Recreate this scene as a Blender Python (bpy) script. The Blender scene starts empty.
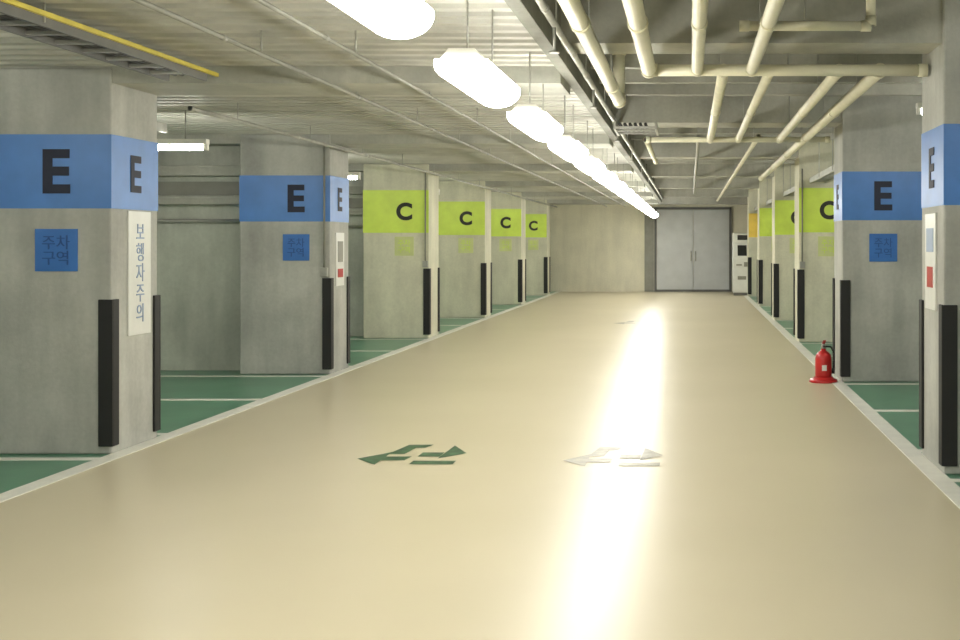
import bpy, bmesh, math, random
from mathutils import Vector, Matrix
random.seed(4)
D=bpy.data; SC=bpy.context.scene; COL=SC.collection
SC.view_settings.view_transform='Standard'
# ---------------------------------------------------------------- materials
def new_mat(name):
    m=D.materials.new(name); m.use_nodes=True
    return m,m.node_tree,m.node_tree.nodes['Principled BSDF']
def pos(nt,scale=(1,1,1)):
    g=nt.nodes.new('ShaderNodeNewGeometry'); mp=nt.nodes.new('ShaderNodeMapping')
    mp.inputs['Scale'].default_value=scale
    nt.links.new(g.outputs['Position'],mp.inputs['Vector']); return mp.outputs['Vector']
def noise(nt,vec,scale,detail=4,rough=.55):
    n=nt.nodes.new('ShaderNodeTexNoise'); n.inputs['Scale'].default_value=scale
    n.inputs['Detail'].default_value=detail; n.inputs['Roughness'].default_value=rough
    nt.links.new(vec,n.inputs['Vector']); return n.outputs['Fac']
def ramp(nt,fac,stops):
    r=nt.nodes.new('ShaderNodeValToRGB'); e=r.color_ramp.elements
    while len(e)<len(stops): e.new(.5)
    for i,(p,c) in enumerate(stops):
        e[i].position=p; e[i].color=(*c,1) if len(c)==3 else c
    nt.links.new(fac,r.inputs['Fac']); return r.outputs['Color']
def mix(nt,a,b,fac,mode='MIX'):
    n=nt.nodes.new('ShaderNodeMix'); n.data_type='RGBA'; n.blend_type=mode
    if hasattr(fac,'links'): nt.links.new(fac,n.inputs[0])
    else: n.inputs[0].default_value=fac
    nt.links.new(a,n.inputs[6]); nt.links.new(b,n.inputs[7]); return n.outputs[2]
def bump(nt,b,h,st,dist=.01):
    n=nt.nodes.new('ShaderNodeBump'); n.inputs['Strength'].default_value=st; n.inputs['Distance'].default_value=dist
    nt.links.new(h,n.inputs['Height']); nt.links.new(n.outputs['Normal'],b.inputs['Normal'])
def concrete(name,c,var=.25,rough=.75,stain=.5):
    m,nt,b=new_mat(name)
    p=pos(nt); lo=tuple(x*(1-var) for x in c); hi=tuple(min(1,x*(1+var*.6)) for x in c)
    a=ramp(nt,noise(nt,p,1.3,6),[(.3,lo),(.7,hi)])
    st=ramp(nt,noise(nt,pos(nt,(3.5,3.5,.5)),1.2,5),[(.35,(1-stain*.6,)*3),(.6,(1,1,1))])
    f=ramp(nt,noise(nt,p,28,5),[(.3,(.86,)*3),(.7,(1,1,1))])
    col=mix(nt,mix(nt,a,st,.7,'MULTIPLY'),f,.7,'MULTIPLY')
    nt.links.new(col,b.inputs['Base Color']); b.inputs['Roughness'].default_value=rough
    bump(nt,b,noise(nt,p,40,6),.25,.006); return m
def plain(name,c,rough=.5,metal=0,var=.1,sc=6):
    m,nt,b=new_mat(name)
    col=ramp(nt,noise(nt,pos(nt),sc,4),[(.3,tuple(x*(1-var) for x in c)),(.7,tuple(min(1,x*(1+var)) for x in c))])
    nt.links.new(col,b.inputs['Base Color']); b.inputs['Roughness'].default_value=rough; b.inputs['Metallic'].default_value=metal
    return m
def emit(name,c,s):
    m,nt,b=new_mat(name); b.inputs['Base Color'].default_value=(.9,.9,.9,1)
    b.inputs['Emission Color'].default_value=(*c,1); b.inputs['Emission Strength'].default_value=s; return m

M_col=concrete('column_concrete',(.50,.505,.46),.25,.7,.45)
M_colC=concrete('column_concrete_pale',(.72,.71,.55),.15,.7,.3)
M_wallp=concrete('bay_wall_concrete',(.56,.58,.50),.22,.75,.4)
M_back=concrete('back_wall_concrete',(.84,.81,.64),.10,.75,.2)
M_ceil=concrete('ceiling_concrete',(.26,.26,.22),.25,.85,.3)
M_beam=concrete('beam_concrete',(.46,.46,.40),.2,.8,.3)
M_deck=plain('deck_steel_painted',(.46,.455,.40),.6,0,.15,3)
M_blue=plain('blue_band_paint',(.065,.205,.55),.4,0,.1,4)
M_blued=plain('blue_plaque_paint',(.04,.165,.50),.4,0,.1,4)
M_navy=plain('navy_letter_paint',(.006,.01,.03),.6)
M_navyt=plain('plaque_letter_paint',(.02,.08,.27),.6)
M_lime=plain('lime_band_paint',(.64,.82,.10),.45,0,.08,4)
M_limed=plain('lime_plaque_paint',(.62,.67,.30),.45,0,.08,4)
M_org=plain('yellow_orange_band_paint',(.90,.64,.10),.45,0,.08,4)
M_dk=plain('dark_letter_paint',(.015,.02,.01),.6)
M_rub=plain('black_rubber',(.012,.012,.012),.6)
M_white=plain('white_paint',(.76,.75,.67),.4,0,.08,5)
M_signw=plain('sign_white',(.75,.76,.72),.35,0,.04)
M_signb=plain('sign_faded_blue',(.28,.37,.53),.4,0,.1)
M_pipe=plain('cream_pipe_paint',(.74,.71,.53),.4,0,.08,4)
M_galv=plain('galvanised_steel',(.40,.40,.36),.45,.4,.15,8)
M_yel=plain('yellow_paint',(.62,.52,.08),.5)
M_red=plain('red_enamel',(.50,.02,.02),.3,0,.05)
M_blk=plain('black_plastic',(.02,.02,.02),.4)
M_door=plain('grey_door_paint',(.56,.58,.58),.4,0,.06,3)
M_dark=plain('dark_frame_paint',(.14,.14,.13),.5)
M_midg=plain('grey_panel_paint',(.26,.26,.22),.5)
M_lamp=emit('lamp_diffuser',(1,.975,.90),45)
M_bay=emit('bay_lamp_diffuser',(1,.98,.90),60)
M_mgreen=plain('green_marking_paint',(.045,.11,.05),.4,0,.5,14)
M_mgrey=plain('worn_marking_paint',(.27,.25,.18),.45,0,.3,12)

M_floor,nt,b=new_mat('beige_epoxy')
p=pos(nt)
c1=ramp(nt,noise(nt,p,.35,3),[(.3,(.53,.475,.33)),(.7,(.58,.52,.37))])
nt.links.new(c1,b.inputs['Base Color'])
b.inputs['Roughness'].default_value=.31; b.inputs['IOR'].default_value=1.45
b.inputs['Specular IOR Level'].default_value=.17
M_green,nt,b=new_mat('green_bay_epoxy')
p=pos(nt)
nt.links.new(ramp(nt,noise(nt,p,2,5),[(.3,(.065,.20,.12)),(.7,(.10,.28,.165))]),b.inputs['Base Color'])
b.inputs['Roughness'].default_value=.28; bump(nt,b,noise(nt,p,6,3),.1,.01)

# ---------------------------------------------------------------- helpers
def link(o,parent=None):
    COL.objects.link(o)
    if parent: o.parent=parent
    return o
def mobj(name,verts,faces,mat,parent=None,loc=(0,0,0),smooth=False):
    me=D.meshes.new(name); me.from_pydata([tuple(v) for v in verts],[],faces); me.materials.append(mat)
    bm=bmesh.new(); bm.from_mesh(me); bmesh.ops.recalc_face_normals(bm,faces=bm.faces); bm.to_mesh(me); bm.free()
    if smooth:
        for f in me.polygons: f.use_smooth=True
    o=D.objects.new(name,me); o.location=loc; return link(o,parent)
def boxgeo(lst):
    V=[];F=[]
    for (x0,x1,y0,y1,z0,z1) in lst:
        n=len(V)
        V+=[(x0,y0,z0),(x1,y0,z0),(x1,y1,z0),(x0,y1,z0),(x0,y0,z1),(x1,y0,z1),(x1,y1,z1),(x0,y1,z1)]
        F+=[[n+i for i in f] for f in ((0,3,2,1),(4,5,6,7),(0,1,5,4),(1,2,6,5),(2,3,7,6),(3,0,4,7))]
    return V,F
def boxes(name,lst,mat,parent=None,bevel=0):
    V,F=boxgeo(lst)
    o=mobj(name,V,F,mat,parent)
    if bevel:
        md=o.modifiers.new('bevel','BEVEL'); md.width=bevel; md.segments=2
    return o
def box(name,x0,x1,y0,y1,z0,z1,mat,parent=None,bevel=0):
    return boxes(name,[(x0,x1,y0,y1,z0,z1)],mat,parent,bevel)
def empty(name,loc=(0,0,0)):
    e=D.objects.new(name,None); e.location=loc; e.empty_display_size=.2; return link(e)
def tubes(name,segs,mat,parent=None,n=14):
    V=[];F=[]
    for p0,p1,r in segs:
        p0=Vector(p0);p1=Vector(p1);d=(p1-p0).normalized()
        up=Vector((0,0,1)) if abs(d.z)<.9 else Vector((1,0,0))
        a=d.cross(up).normalized(); bb=d.cross(a); k=len(V)
        for pt in (p0,p1):
            for i in range(n):
                t=2*math.pi*i/n; V.append(pt+a*math.cos(t)*r+bb*math.sin(t)*r)
        for i in range(n):
            j=(i+1)%n; F.append([k+i,k+j,k+n+j,k+n+i])
        F.append([k+i for i in range(n)][::-1]); F.append([k+n+i for i in range(n)])
    o=mobj(name,V,F,mat,parent)
    for f in o.data.polygons:
        if len(f.vertices)==4: f.use_smooth=True
    return o
def lathe(name,prof,mat,parent=None,loc=(0,0,0),n=28):
    V=[];F=[]
    for r,z in prof:
        for i in range(n):
            t=2*math.pi*i/n; V.append((r*math.cos(t),r*math.sin(t),z))
    for k in range(len(prof)-1):
        for i in range(n):
            j=(i+1)%n; F.append([k*n+i,k*n+j,(k+1)*n+j,(k+1)*n+i])
    F.append(list(range(n))[::-1]); F.append([(len(prof)-1)*n+i for i in range(n)])
    return mobj(name,V,F,mat,parent,loc,True)
def text(name,s,size,loc,rot,mat,parent=None,bold=.0,line=1):
    cu=D.curves.new(name+'_c','FONT'); cu.body=s; cu.size=size; cu.align_x='CENTER'; cu.align_y='CENTER'
    cu.extrude=.002; cu.offset=bold; cu.space_line=line
    t=D.objects.new(name+'_t',cu); COL.objects.link(t)
    bpy.context.view_layer.update()
    me=D.meshes.new_from_object(t.evaluated_get(bpy.context.evaluated_depsgraph_get()))
    D.objects.remove(t); me.materials.clear(); me.materials.append(mat)
    if len(me.vertices):
        xs=[v.co.x for v in me.vertices]; ys=[v.co.y for v in me.vertices]
        c=Vector(((min(xs)+max(xs))/2,(min(ys)+max(ys))/2,0))
        for v in me.vertices: v.co-=c
    o=D.objects.new(name,me); o.location=loc; o.rotation_euler=[math.radians(a) for a in rot]
    return link(o,parent)

# ---------------------------------------------------------------- dimensions
LX=-4.10; RX=1.64; P=5.17; TH=.74; CW=1.03
YB=37.0; Y0=-4.0; XL=-10.0; XR=7.6; ZL=2.74; ZR=3.12; DX=-.92
Lrows=[8.5+P*i for i in range(-2,6)]
Rrows=[7.75+P*i for i in range(-2,6)]

# ---------------------------------------------------------------- floor (slab + paint in one object)
parts=[([(XL-.2,XR+.2,Y0-.2,YB+.2,-.15,0)],0),
       ([(XL,LX,Y0,YB,0,.003),(RX,XR,Y0,YB,0,.003)],1)]
ls=[(LX-.01,LX+.12,Y0,YB,.0,.006),(RX-.12,RX+.01,Y0,YB,.0,.006)]
for r in Lrows:
    c=r+TH+(P-TH)/2
    for a,b_ in ((c-.06,c+.06),(r-.24,r-.14),(r+TH+.1,r+TH+.2)):
        if a>Y0 and b_<YB: ls.append((XL,LX-.01,a,b_,.003,.006))
for r in Rrows:
    c=r+TH+(P-TH)/2
    for a,b_ in ((c-.06,c+.06),(r-.24,r-.14),(r+TH+.1,r+TH+.2)):
        if a>Y0 and b_<YB: ls.append((RX+.01,XR,a,b_,.003,.006))
parts.append((ls,2))
V=[];F=[];MI=[]
for lst,mi in parts:
    v,f=boxgeo(lst); n=len(V); V+=v; F+=[[n+i for i in q] for q in f]; MI+=[mi]*len(f)
fl=mobj('floor',V,F,M_floor); fl.data.materials.append(M_green); fl.data.materials.append(M_white)
for pg,mi in zip(fl.data.polygons,MI): pg.material_index=mi

# ---------------------------------------------------------------- shell
box('wall_left',XL-.2,XL,Y0,YB,0,3.3,M_wallp)
box('wall_right',XR,XR+.2,Y0,YB,0,3.3,M_wallp)
box('wall_rear',XL-.2,XR+.2,Y0-.2,Y0,0,3.3,M_wallp)
box('wall_back',XL-.2,XR+.2,YB,YB+.2,0,3.3,M_back)
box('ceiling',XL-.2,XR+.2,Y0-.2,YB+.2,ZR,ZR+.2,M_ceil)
V=[];F=[]; y=Y0; per=.22; prof=[(0,0),(.09,0),(.115,.05),(.195,.05)]
pts=[]
while y<YB-.23:
    for dy,dz in prof: pts.append((y+dy,ZL+dz))
    y+=per
pts.append((YB,ZL))
for (yy,zz) in pts: V+=[(XL,yy,zz),(DX,yy,zz)]
for i in range(len(pts)-1): F.append([2*i,2*i+1,2*i+3,2*i+2])
mobj('ceiling_deck',V,F,M_deck)
box('ceiling_step_fascia',DX,DX+.08,Y0,YB,ZL-.04,ZR,M_ceil)
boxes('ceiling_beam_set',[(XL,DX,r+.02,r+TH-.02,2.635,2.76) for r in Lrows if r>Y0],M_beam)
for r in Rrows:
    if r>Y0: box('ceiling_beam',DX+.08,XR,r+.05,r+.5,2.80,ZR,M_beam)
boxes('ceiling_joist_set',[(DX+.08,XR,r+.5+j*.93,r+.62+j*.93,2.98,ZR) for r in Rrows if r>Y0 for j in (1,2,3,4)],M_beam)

for r in Lrows:
    if r<Y0 or r>34: continue
    e=empty('wall_partition',(0,r,0))
    box('panel',XL,LX-CW,.42,.66,0.004,ZL,M_wallp,e)
    boxes('ledges',[(XL,LX-CW,.26,.42,1.95,2.02),(XL,LX-CW,.22,.42,2.28,2.40)],M_beam,e)
    box('dark_gap_strip',XL,LX-CW,.39,.42,2.06,2.22,M_midg,e)  # dark grey strip stands in for a dark gap between the ledges
    tubes('wall_pipe',[((XL,.37,1.76),(LX-CW,.37,1.76),.022)],M_galv,e)
for r in Rrows:
    if r<Y0 or r>34: continue
    e=empty('wall_partition',(0,r,0))
    box('panel',RX+CW,XR,.42,.66,0.004,ZR,M_wallp,e)
    boxes('ledges',[(RX+CW,XR,.34,.42,1.98,2.05)],M_beam,e)

# ---------------------------------------------------------------- columns
def column(side,r,letter,band,pl,lett,cm,top):
    L=side=='L'
    cx=LX if L else RX
    s=-1 if L else 1
    e=empty('concrete_column',(cx,r,0))
    def bx(n,u0,u1,y0,y1,z0,z1,m,bev=0):
        a,b_=sorted((s*u0,s*u1)); return box(n,a,b_,y0,y1,z0,z1,m,e,bev)
    bx('shaft',0,CW,0,TH,0.004,top,cm,.012)
    z0,z1=(1.745,2.27) if letter=='E' else (1.66,2.33)
    if letter=='E': bx('paint_band',-.003,CW+.003,-.003,TH+.003,z0,z1,band)
    else: bx('paint_band',.004,CW+.003,-.003,TH+.003,z0,z1,band)
    uo=.385 if L else .44
    text('letter_front',letter,.42 if letter=='E' else .36,(s*uo,-.006,(z0+z1)/2),(90,0,0),lett,e,.014)
    if letter=='E':
        text('letter_side',letter,.37,(-s*.006,TH/2,(z0+z1)/2),(90,0,90 if L else -90),lett,e,.010)
    bx('plaque',uo-.15,uo+.15,-.010,-.001,1.30,1.60,pl)
    text('plaque_text','주차\n구역',.11,(s*uo,-.013,1.45),(90,0,0),M_navyt if letter=='E' else M_lime,e)
    for u,du in ((0,1),(CW,-1)):
        for y,dy in ((0,1),(TH,-1)):
            if (u>0 and y==0): continue
            lst=[]
            ua,ub=sorted((s*(u-du*.018),s*(u+du*.085))); ya,yb=sorted((y-dy*.018,y))
            lst.append((ua,ub,ya,yb,.06,1.10))
            ua,ub=sorted((s*(u-du*.018),s*u)); ya,yb=sorted((y,y+dy*.085))
            lst.append((ua,ub,ya,yb,.06,1.10))
            boxes('corner_guard',lst,M_rub,e,.004)
    return e
cols={}
for i,r in enumerate(Lrows):
    if r<Y0: continue
    E=i<=3
    cols[('L',i)]=column('L',r,'E' if E else 'C',M_blue if E else M_lime,M_blued if E else M_limed,M_navy if E else M_dk,M_col if E else M_colC,ZL)
for i,r in enumerate(Rrows):
    if r<Y0: continue
    E=i<=3
    bd=M_blue if E else (M_lime if i<7 else M_org)
    cols[('R',i)]=column('R',r,'E' if E else 'C',bd,M_blued if E else M_limed,M_navy if E else M_dk,M_col if E else M_colC,ZR)

def vsign(e,side,y0,y1,z0,z1,txt,mat,size):
    s=-1 if side=='L' else 1
    a,b_=sorted((-s*.012,0)); box('hanging_sign_board',a,b_,y0,y1,z0,z1,M_signw,e,.003)
    if txt: text('sign_text',txt,size,(-s*.015,(y0+y1)/2,(z0+z1)/2),(90,0,90 if side=='L' else -90),mat,e,.0,1.0)
vsign(cols[('L',2)],'L',.24,.60,.82,1.735,'보\n행\n자\n주\n의',M_signb,.15)
vsign(cols[('R',2)],'R',.22,.56,1.05,1.70,'',M_red,.18)
box('red_pictogram',-.016,-.012,.30,.48,1.20,1.34,M_red,cols[('R',2)])
box('grey_pictogram',-.016,-.012,.28,.50,1.44,1.60,M_signb,cols[('R',2)])
vsign(cols[('L',3)],'L',.20,.52,1.0,1.62,'',M_red,.18)
box('red_pictogram',.012,.016,.26,.46,1.10,1.20,M_red,cols[('L',3)])
box('dark_pictogram',.012,.016,.26,.46,1.28,1.52,M_midg,cols[('L',3)])
for key,u in ((('L',3),.06),(('L',4),.05),(('R',4),.05),(('R',3),.9)):
    e=cols[key]; s=-1 if key[0]=='L' else 1
    tubes('conduit',[((s*u,-.022,1.15),(s*u,-.022,2.62),.011)],M_midg,e)
    box('junction_box',s*u-.04,s*u+.04,-.05,0,1.12,1.22,M_galv,e,.004)

# ---------------------------------------------------------------- lamps
LAMPX=-1.05; LZ=2.32
def lane_lamp(y,L=1.02):
    e=empty('fluorescent_light',(LAMPX,y,0))
    V=[];F=[]; pr=[(-.115,LZ+.005),(-.06,LZ+.075),(.06,LZ+.075),(.115,LZ+.005)]
    for yy in (-L/2,L/2): V+=[(x,yy,z) for x,z in pr]
    F=[[0,1,5,4],[1,2,6,5],[2,3,7,6],[0,3,7,4],[0,1,2,3],[4,5,6,7]]
    mobj('housing',V,F,M_white,e)
    V=[];F=[];n=16; R=.125
    for yy in (-L/2-.01,L/2+.01):
        for i in range(n+1):
            t=math.radians(-12)+math.radians(204)*i/n
            V.append((-R*math.cos(t),yy,LZ+.004-.7*R*math.sin(t)))
    m=n+1
    for i in range(n): F.append([i,i+1,m+i+1,m+i])
    F.append([0,n,m+n,m]); F.append(list(range(m))); F.append(list(range(m,2*m)))
    mobj('diffuser',V,F,M_lamp,e)
    tubes('hanger_rods',[((0,-L*.35,LZ+.07),(0,-L*.35,ZL+.01),.005),((0,L*.35,LZ+.07),(0,L*.35,ZL+.01),.005)],M_galv,e,6)
for i in range(-3,15):
    y=3.82+2.20*i
    if Y0+1<y<36: lane_lamp(y)
def bay_lamp(x0,x1,y,z,ztop):
    e=empty('bay_batten_light',((x0+x1)/2,y,0)); h=(x1-x0)/2
    box('housing',-h,h,-.04,.04,z,z+.05,M_white,e,.005)
    tubes('tube',[((-h+.04,0,z-.030),(h-.04,0,z-.030),.024)],M_bay,e)
    boxes('tube_sockets',[(-h,-h+.04,-.02,.02,z-.055,z),(h-.04,h,-.02,.02,z-.055,z)],M_white,e)
    tubes('hanger_rods',[((-h*.7,0,z+.05),(-h*.7,0,ztop),.006),((h*.7,0,z+.05),(h*.7,0,ztop),.006)],M_galv,e,6)
for r in Lrows:
    c=r+TH+(P-TH)/2-.25
    if Y0<c<YB-1: bay_lamp(-5.9,-4.5,c,2.42,ZL+.02); bay_lamp(-8.9,-7.5,c,2.42,ZL+.02)
for r in Rrows:
    c=r+TH+(P-TH)/2
    if Y0<c<YB-1: bay_lamp(2.02,3.5,c,2.70,ZR)

# ---------------------------------------------------------------- pipework
def pipe(name,segs,coupl=True,mat=M_pipe,hang=True,ceil=ZR,drops=None):
    e=empty(name)
    tubes('pipe_run',segs,mat,e,16)
    if coupl:
        cs=[]
        for p0,p1,r in segs:
            p0=Vector(p0);p1=Vector(p1);L=(p1-p0).length; d=(p1-p0).normalized(); t=.0
            while t<L-.06:
                cs.append((p0+d*t,p0+d*(t+.06),r*1.14)); t+=2.6
            cs.append((p1-d*.06,p1,r*1.14))
        tubes('couplings',cs,mat,e,16)
    if hang:
        hs=[]
        for p0,p1,r in segs:
            p0=Vector(p0);p1=Vector(p1)
            if abs(p1.z-p0.z)>.01: continue
            L=(p1-p0).length; n=max(1,int(L/2))
            for i in range(n):
                q=p0.lerp(p1,(i+.5)/n); hs.append((q,(q.x,q.y,ceil),.006))
        tubes('hangers',hs,M_galv,e,6)
    if drops:
        x,z,ys=drops
        tubes('sprinkler_drops',[((x,y,z),(x,y,2.60),.01) for y in ys],M_galv,e,8)
        tubes('sprinkler_deflectors',[((x,y,2.60),(x,y,2.592),.03) for y in ys],M_galv,e,12)
    return e
z=2.68
pipe('water_pipe',[((-.59,Y0,z),(-.59,10.0,z),.05),((-.59,9.97,z),(-.59,9.97,ZR),.05)])
pipe('water_pipe',[((-.28,Y0,z),(-.28,8.2,z),.05),((-.28,8.2,z),(1.62,8.2,z),.04),
   ((.05,Y0,z),(.05,8.2,z),.04),((.42,Y0,z),(.42,8.2,z),.04),
   ((.23,8.2,z),(.23,13.7,z),.04),((.55,8.2,z),(.55,13.7,z),.036),((1.02,8.2,z),(1.02,13.7,z),.04),
   ((1.30,8.2,z),(1.30,22.0,z),.045),((-.5,13.7,z),(1.6,13.7,z),.032),((-.5,13.7,z),(-.5,17.5,z),.032)])
pipe('water_pipe',[((.30,7.3,z+.14),(1.1,7.3,z+.14),.03),((1.1,7.3,z+.14),(1.1,7.3,ZR),.03)])
pipe('sprinkler_pipe',[((-.78,Y0,2.76),(-.78,34,2.76),.022)],mat=M_galv,drops=(-.78,2.76,(5.2,6.9,9.7,12.9,16.1,19.3,22.5)))
pipe('sprinkler_pipe',[((.8,14,2.74),(.8,35,2.74),.03)],mat=M_pipe)
pipe('sprinkler_pipe',[((.1,14,2.74),(.1,30,2.74),.022)],mat=M_galv)
pipe('electrical_conduit',[((-2.5,Y0,2.60),(-2.5,36,2.60),.014)],mat=M_midg,ceil=ZL)
pipe('electrical_conduit',[((-1.95,Y0,2.60),(-1.95,36,2.60),.012)],mat=M_midg,ceil=ZL)
pipe('electrical_conduit',[((-4.0,9.6,2.58),(-4.0,36,2.58),.018)],mat=M_galv,ceil=ZL)
def tray(x0,x1,y0,y1,z,mat,ceil):
    e=empty('cable_tray')
    boxes('side_rails',[(x0,x0+.02,y0,y1,z,z+.08),(x1-.02,x1,y0,y1,z,z+.08)],mat,e)
    n=int((y1-y0)/.3)
    boxes('rungs',[(x0+.02,x1-.02,y0+i*.3,y0+i*.3+.04,z+.01,z+.03) for i in range(n+1) if y0+i*.3+.04<y1],M_galv,e)
    tubes('cables',[((x0+.06+j*.05,y0,z+.05),(x0+.06+j*.05,y1,z+.05),.016) for j in range(int((x1-x0-.1)/.05))],M_blk,e,8)
    hs=[((x,y,z+.02),(x,y,ceil),.006) for x in (x0-.004,x1+.004) for y in [y0+.6+q*1.6 for q in range(int((y1-y0-.5)/1.6))]]
    if hs: tubes('hangers',hs,M_galv,e,6)
    return e
t=tray(-3.62,-3.34,Y0,8.3,2.62,M_dark,ZL)
box('yellow_rail',-3.338,-3.318,Y0,8.45,2.67,2.695,M_yel,t)
tray(1.80,2.05,14.5,34,2.40,M_galv,ZR)
tray(-.74,-.32,11.6,12.3,2.60,M_galv,ZR)
tray(-5.35,-4.75,9.5,10.9,2.50,M_galv,ZL)

# ---------------------------------------------------------------- back wall
e=empty('door_1',(0,YB,0))
box('leaf_left',-1.02,.095,-.07,-.02,.03,2.52,M_door,e,.006)
box('leaf_right',.105,1.20,-.07,-.02,.03,2.52,M_door,e,.006)
boxes('frame',[(-1.10,-1.03,-.10,0,0.005,2.60),(1.21,1.28,-.10,0,0.005,2.60),(-1.10,1.28,-.10,0,2.53,2.60),(-1.03,1.21,-.09,0,0.005,.07)],M_dark,e)
boxes('stiffeners',[(-1.0,.08,-.085,-.07,zz,zz+.03) for zz in (.6,1.2,1.8,2.35)]+[(.12,1.18,-.085,-.07,zz,zz+.03) for zz in (.6,1.2,1.8,2.35)],M_door,e)
tubes('handles',[((.03,-.12,.95),(.03,-.12,1.25),.014),((.17,-.12,.95),(.17,-.12,1.25),.014)],M_galv,e)
box('side_panel',-1.40,-1.11,-.06,0,0.005,2.6,M_midg,e)
box('beam_far',XL,XR,YB-1.2,YB-.8,2.66,3.12,M_beam)
e=empty('payment_kiosk',(1.48,34.4,0.006))
V=[(-.26,-.2,.08),(.26,-.2,.08),(.26,.25,.08),(-.26,.25,.08),(-.26,-.2,1.05),(.26,-.2,1.05),(-.26,-.02,1.5),(.26,-.02,1.5),(-.26,-.02,1.78),(.26,-.02,1.78),(-.26,.25,1.78),(.26,.25,1.78)]
F=[[0,1,5,4],[4,5,7,6],[6,7,9,8],[8,9,11,10],[2,3,10,11],[0,3,2,1],[0,4,6,8,10,3],[1,2,11,9,7,5]]
o=mobj('cabinet',V,F,M_signw,e); o.modifiers.new('b','BEVEL').width=.012
box('plinth',-.23,.23,-.16,.22,0,.08,M_dark,e)
box('header_sign',-.12,.18,-.035,-.02,1.58,1.72,M_blk,e)
mobj('screen',[(-.12,-.175,1.13),(.14,-.175,1.13),(.14,-.055,1.43),(-.12,-.055,1.43)],[[0,1,2,3]],M_blk,e)
boxes('slots',[(-.16,.0,-.212,-.2,.85,.89),(.06,.18,-.212,-.2,.82,.95),(-.12,.12,-.212,-.2,.45,.55)],M_midg,e)

# ---------------------------------------------------------------- fire extinguisher
e=empty('fire_extinguisher',(1.44,12.95,0.0))
lathe('stand_base',[(.15,0),(.155,.008),(.15,.03),(.11,.045),(.10,.06)],M_red,e)
lathe('cylinder_body',[(.075,.05),(.088,.06),(.09,.08),(.09,.25),(.082,.295),(.055,.325),(.03,.34),(.026,.36)],M_red,e)
lathe('valve',[(.02,.36),(.026,.365),(.026,.39),(.016,.40),(.016,.415)],M_galv,e)
box('label',-.025,.025,-.094,-.086,.13,.19,M_signw,e)
mobj('lever_handle',[(-.015,.03,.40),(.015,.03,.40),(.015,-.11,.445),(-.015,-.11,.445),(-.015,.03,.415),(.015,.03,.415),(.015,-.11,.46),(-.015,-.11,.46)],
     [[0,1,2,3],[4,5,6,7],[0,1,5,4],[1,2,6,5],[2,3,7,6],[3,0,4,7]],M_red,e)
box('carry_handle',-.014,.014,-.11,.02,.385,.397,M_blk,e)
hp=[Vector((.02,0,.385)),Vector((.08,0,.38)),Vector((.112,0,.32)),Vector((.112,0,.23)),Vector((.108,0,.15))]
tubes('hose',[(hp[i],hp[i+1],.010) for i in range(4)]+[(hp[4],Vector((.105,0,.09)),.016)],M_blk,e,10)

# ---------------------------------------------------------------- floor markings
def flat(name,polys,mat,ox,oy,sc=1,to=None):
    V=[];F=[]
    for pl in polys:
        n=len(V); V+=[((x-ox)*sc,(y-oy)*sc,.003) for x,y in pl]; F.append(list(range(n,n+len(pl))))
    o=mobj(name,V,F,mat); o.location=(*(to or (ox,oy)),0); return o
A=[[(-2.44,8.30),(-2.22,8.62),(-2.22,8.02)],[(-2.22,8.22),(-2.02,8.22),(-2.00,8.40),(-2.22,8.40)],
   [(-2.22,8.62),(-2.16,9.0),(-1.94,9.0),(-1.98,8.84),(-2.06,8.84),(-2.09,8.52),(-2.22,8.52)]]
B=[[(-1.56,8.56),(-1.74,8.96),(-1.76,8.3)],[(-1.94,8.04),(-1.58,8.04),(-1.58,8.20),(-1.94,8.20)],
   [(-1.76,8.40),(-1.95,8.40),(-1.95,8.60),(-1.76,8.60)]]
flat('floor_arrow_marking',A+B,M_mgreen,-2.01,8.5,.82,(-1.96,8.50))
flat('floor_arrow_marking',A+B,M_mgrey,-2.01,8.5,.78,(-.54,8.42))
flat('floor_arrow_marking',A,M_mgrey,-2.2,8.5,1,(-1.2,22.6))

# ---------------------------------------------------------------- world + camera
w=D.worlds.new('World'); SC.world=w; w.use_nodes=True
w.node_tree.nodes['Background'].inputs[0].default_value=(.9,.9,.8,1); w.node_tree.nodes['Background'].inputs[1].default_value=.02
cam=D.cameras.new('camera'); co=D.objects.new('camera',cam); COL.objects.link(co)
co.location=(0,0,1.5); co.rotation_euler=(math.radians(90),0,0)
cam.sensor_width=36; cam.lens=45; cam.shift_x=-.21875; cam.shift_y=-.0802
cam.clip_start=.05; SC.camera=co
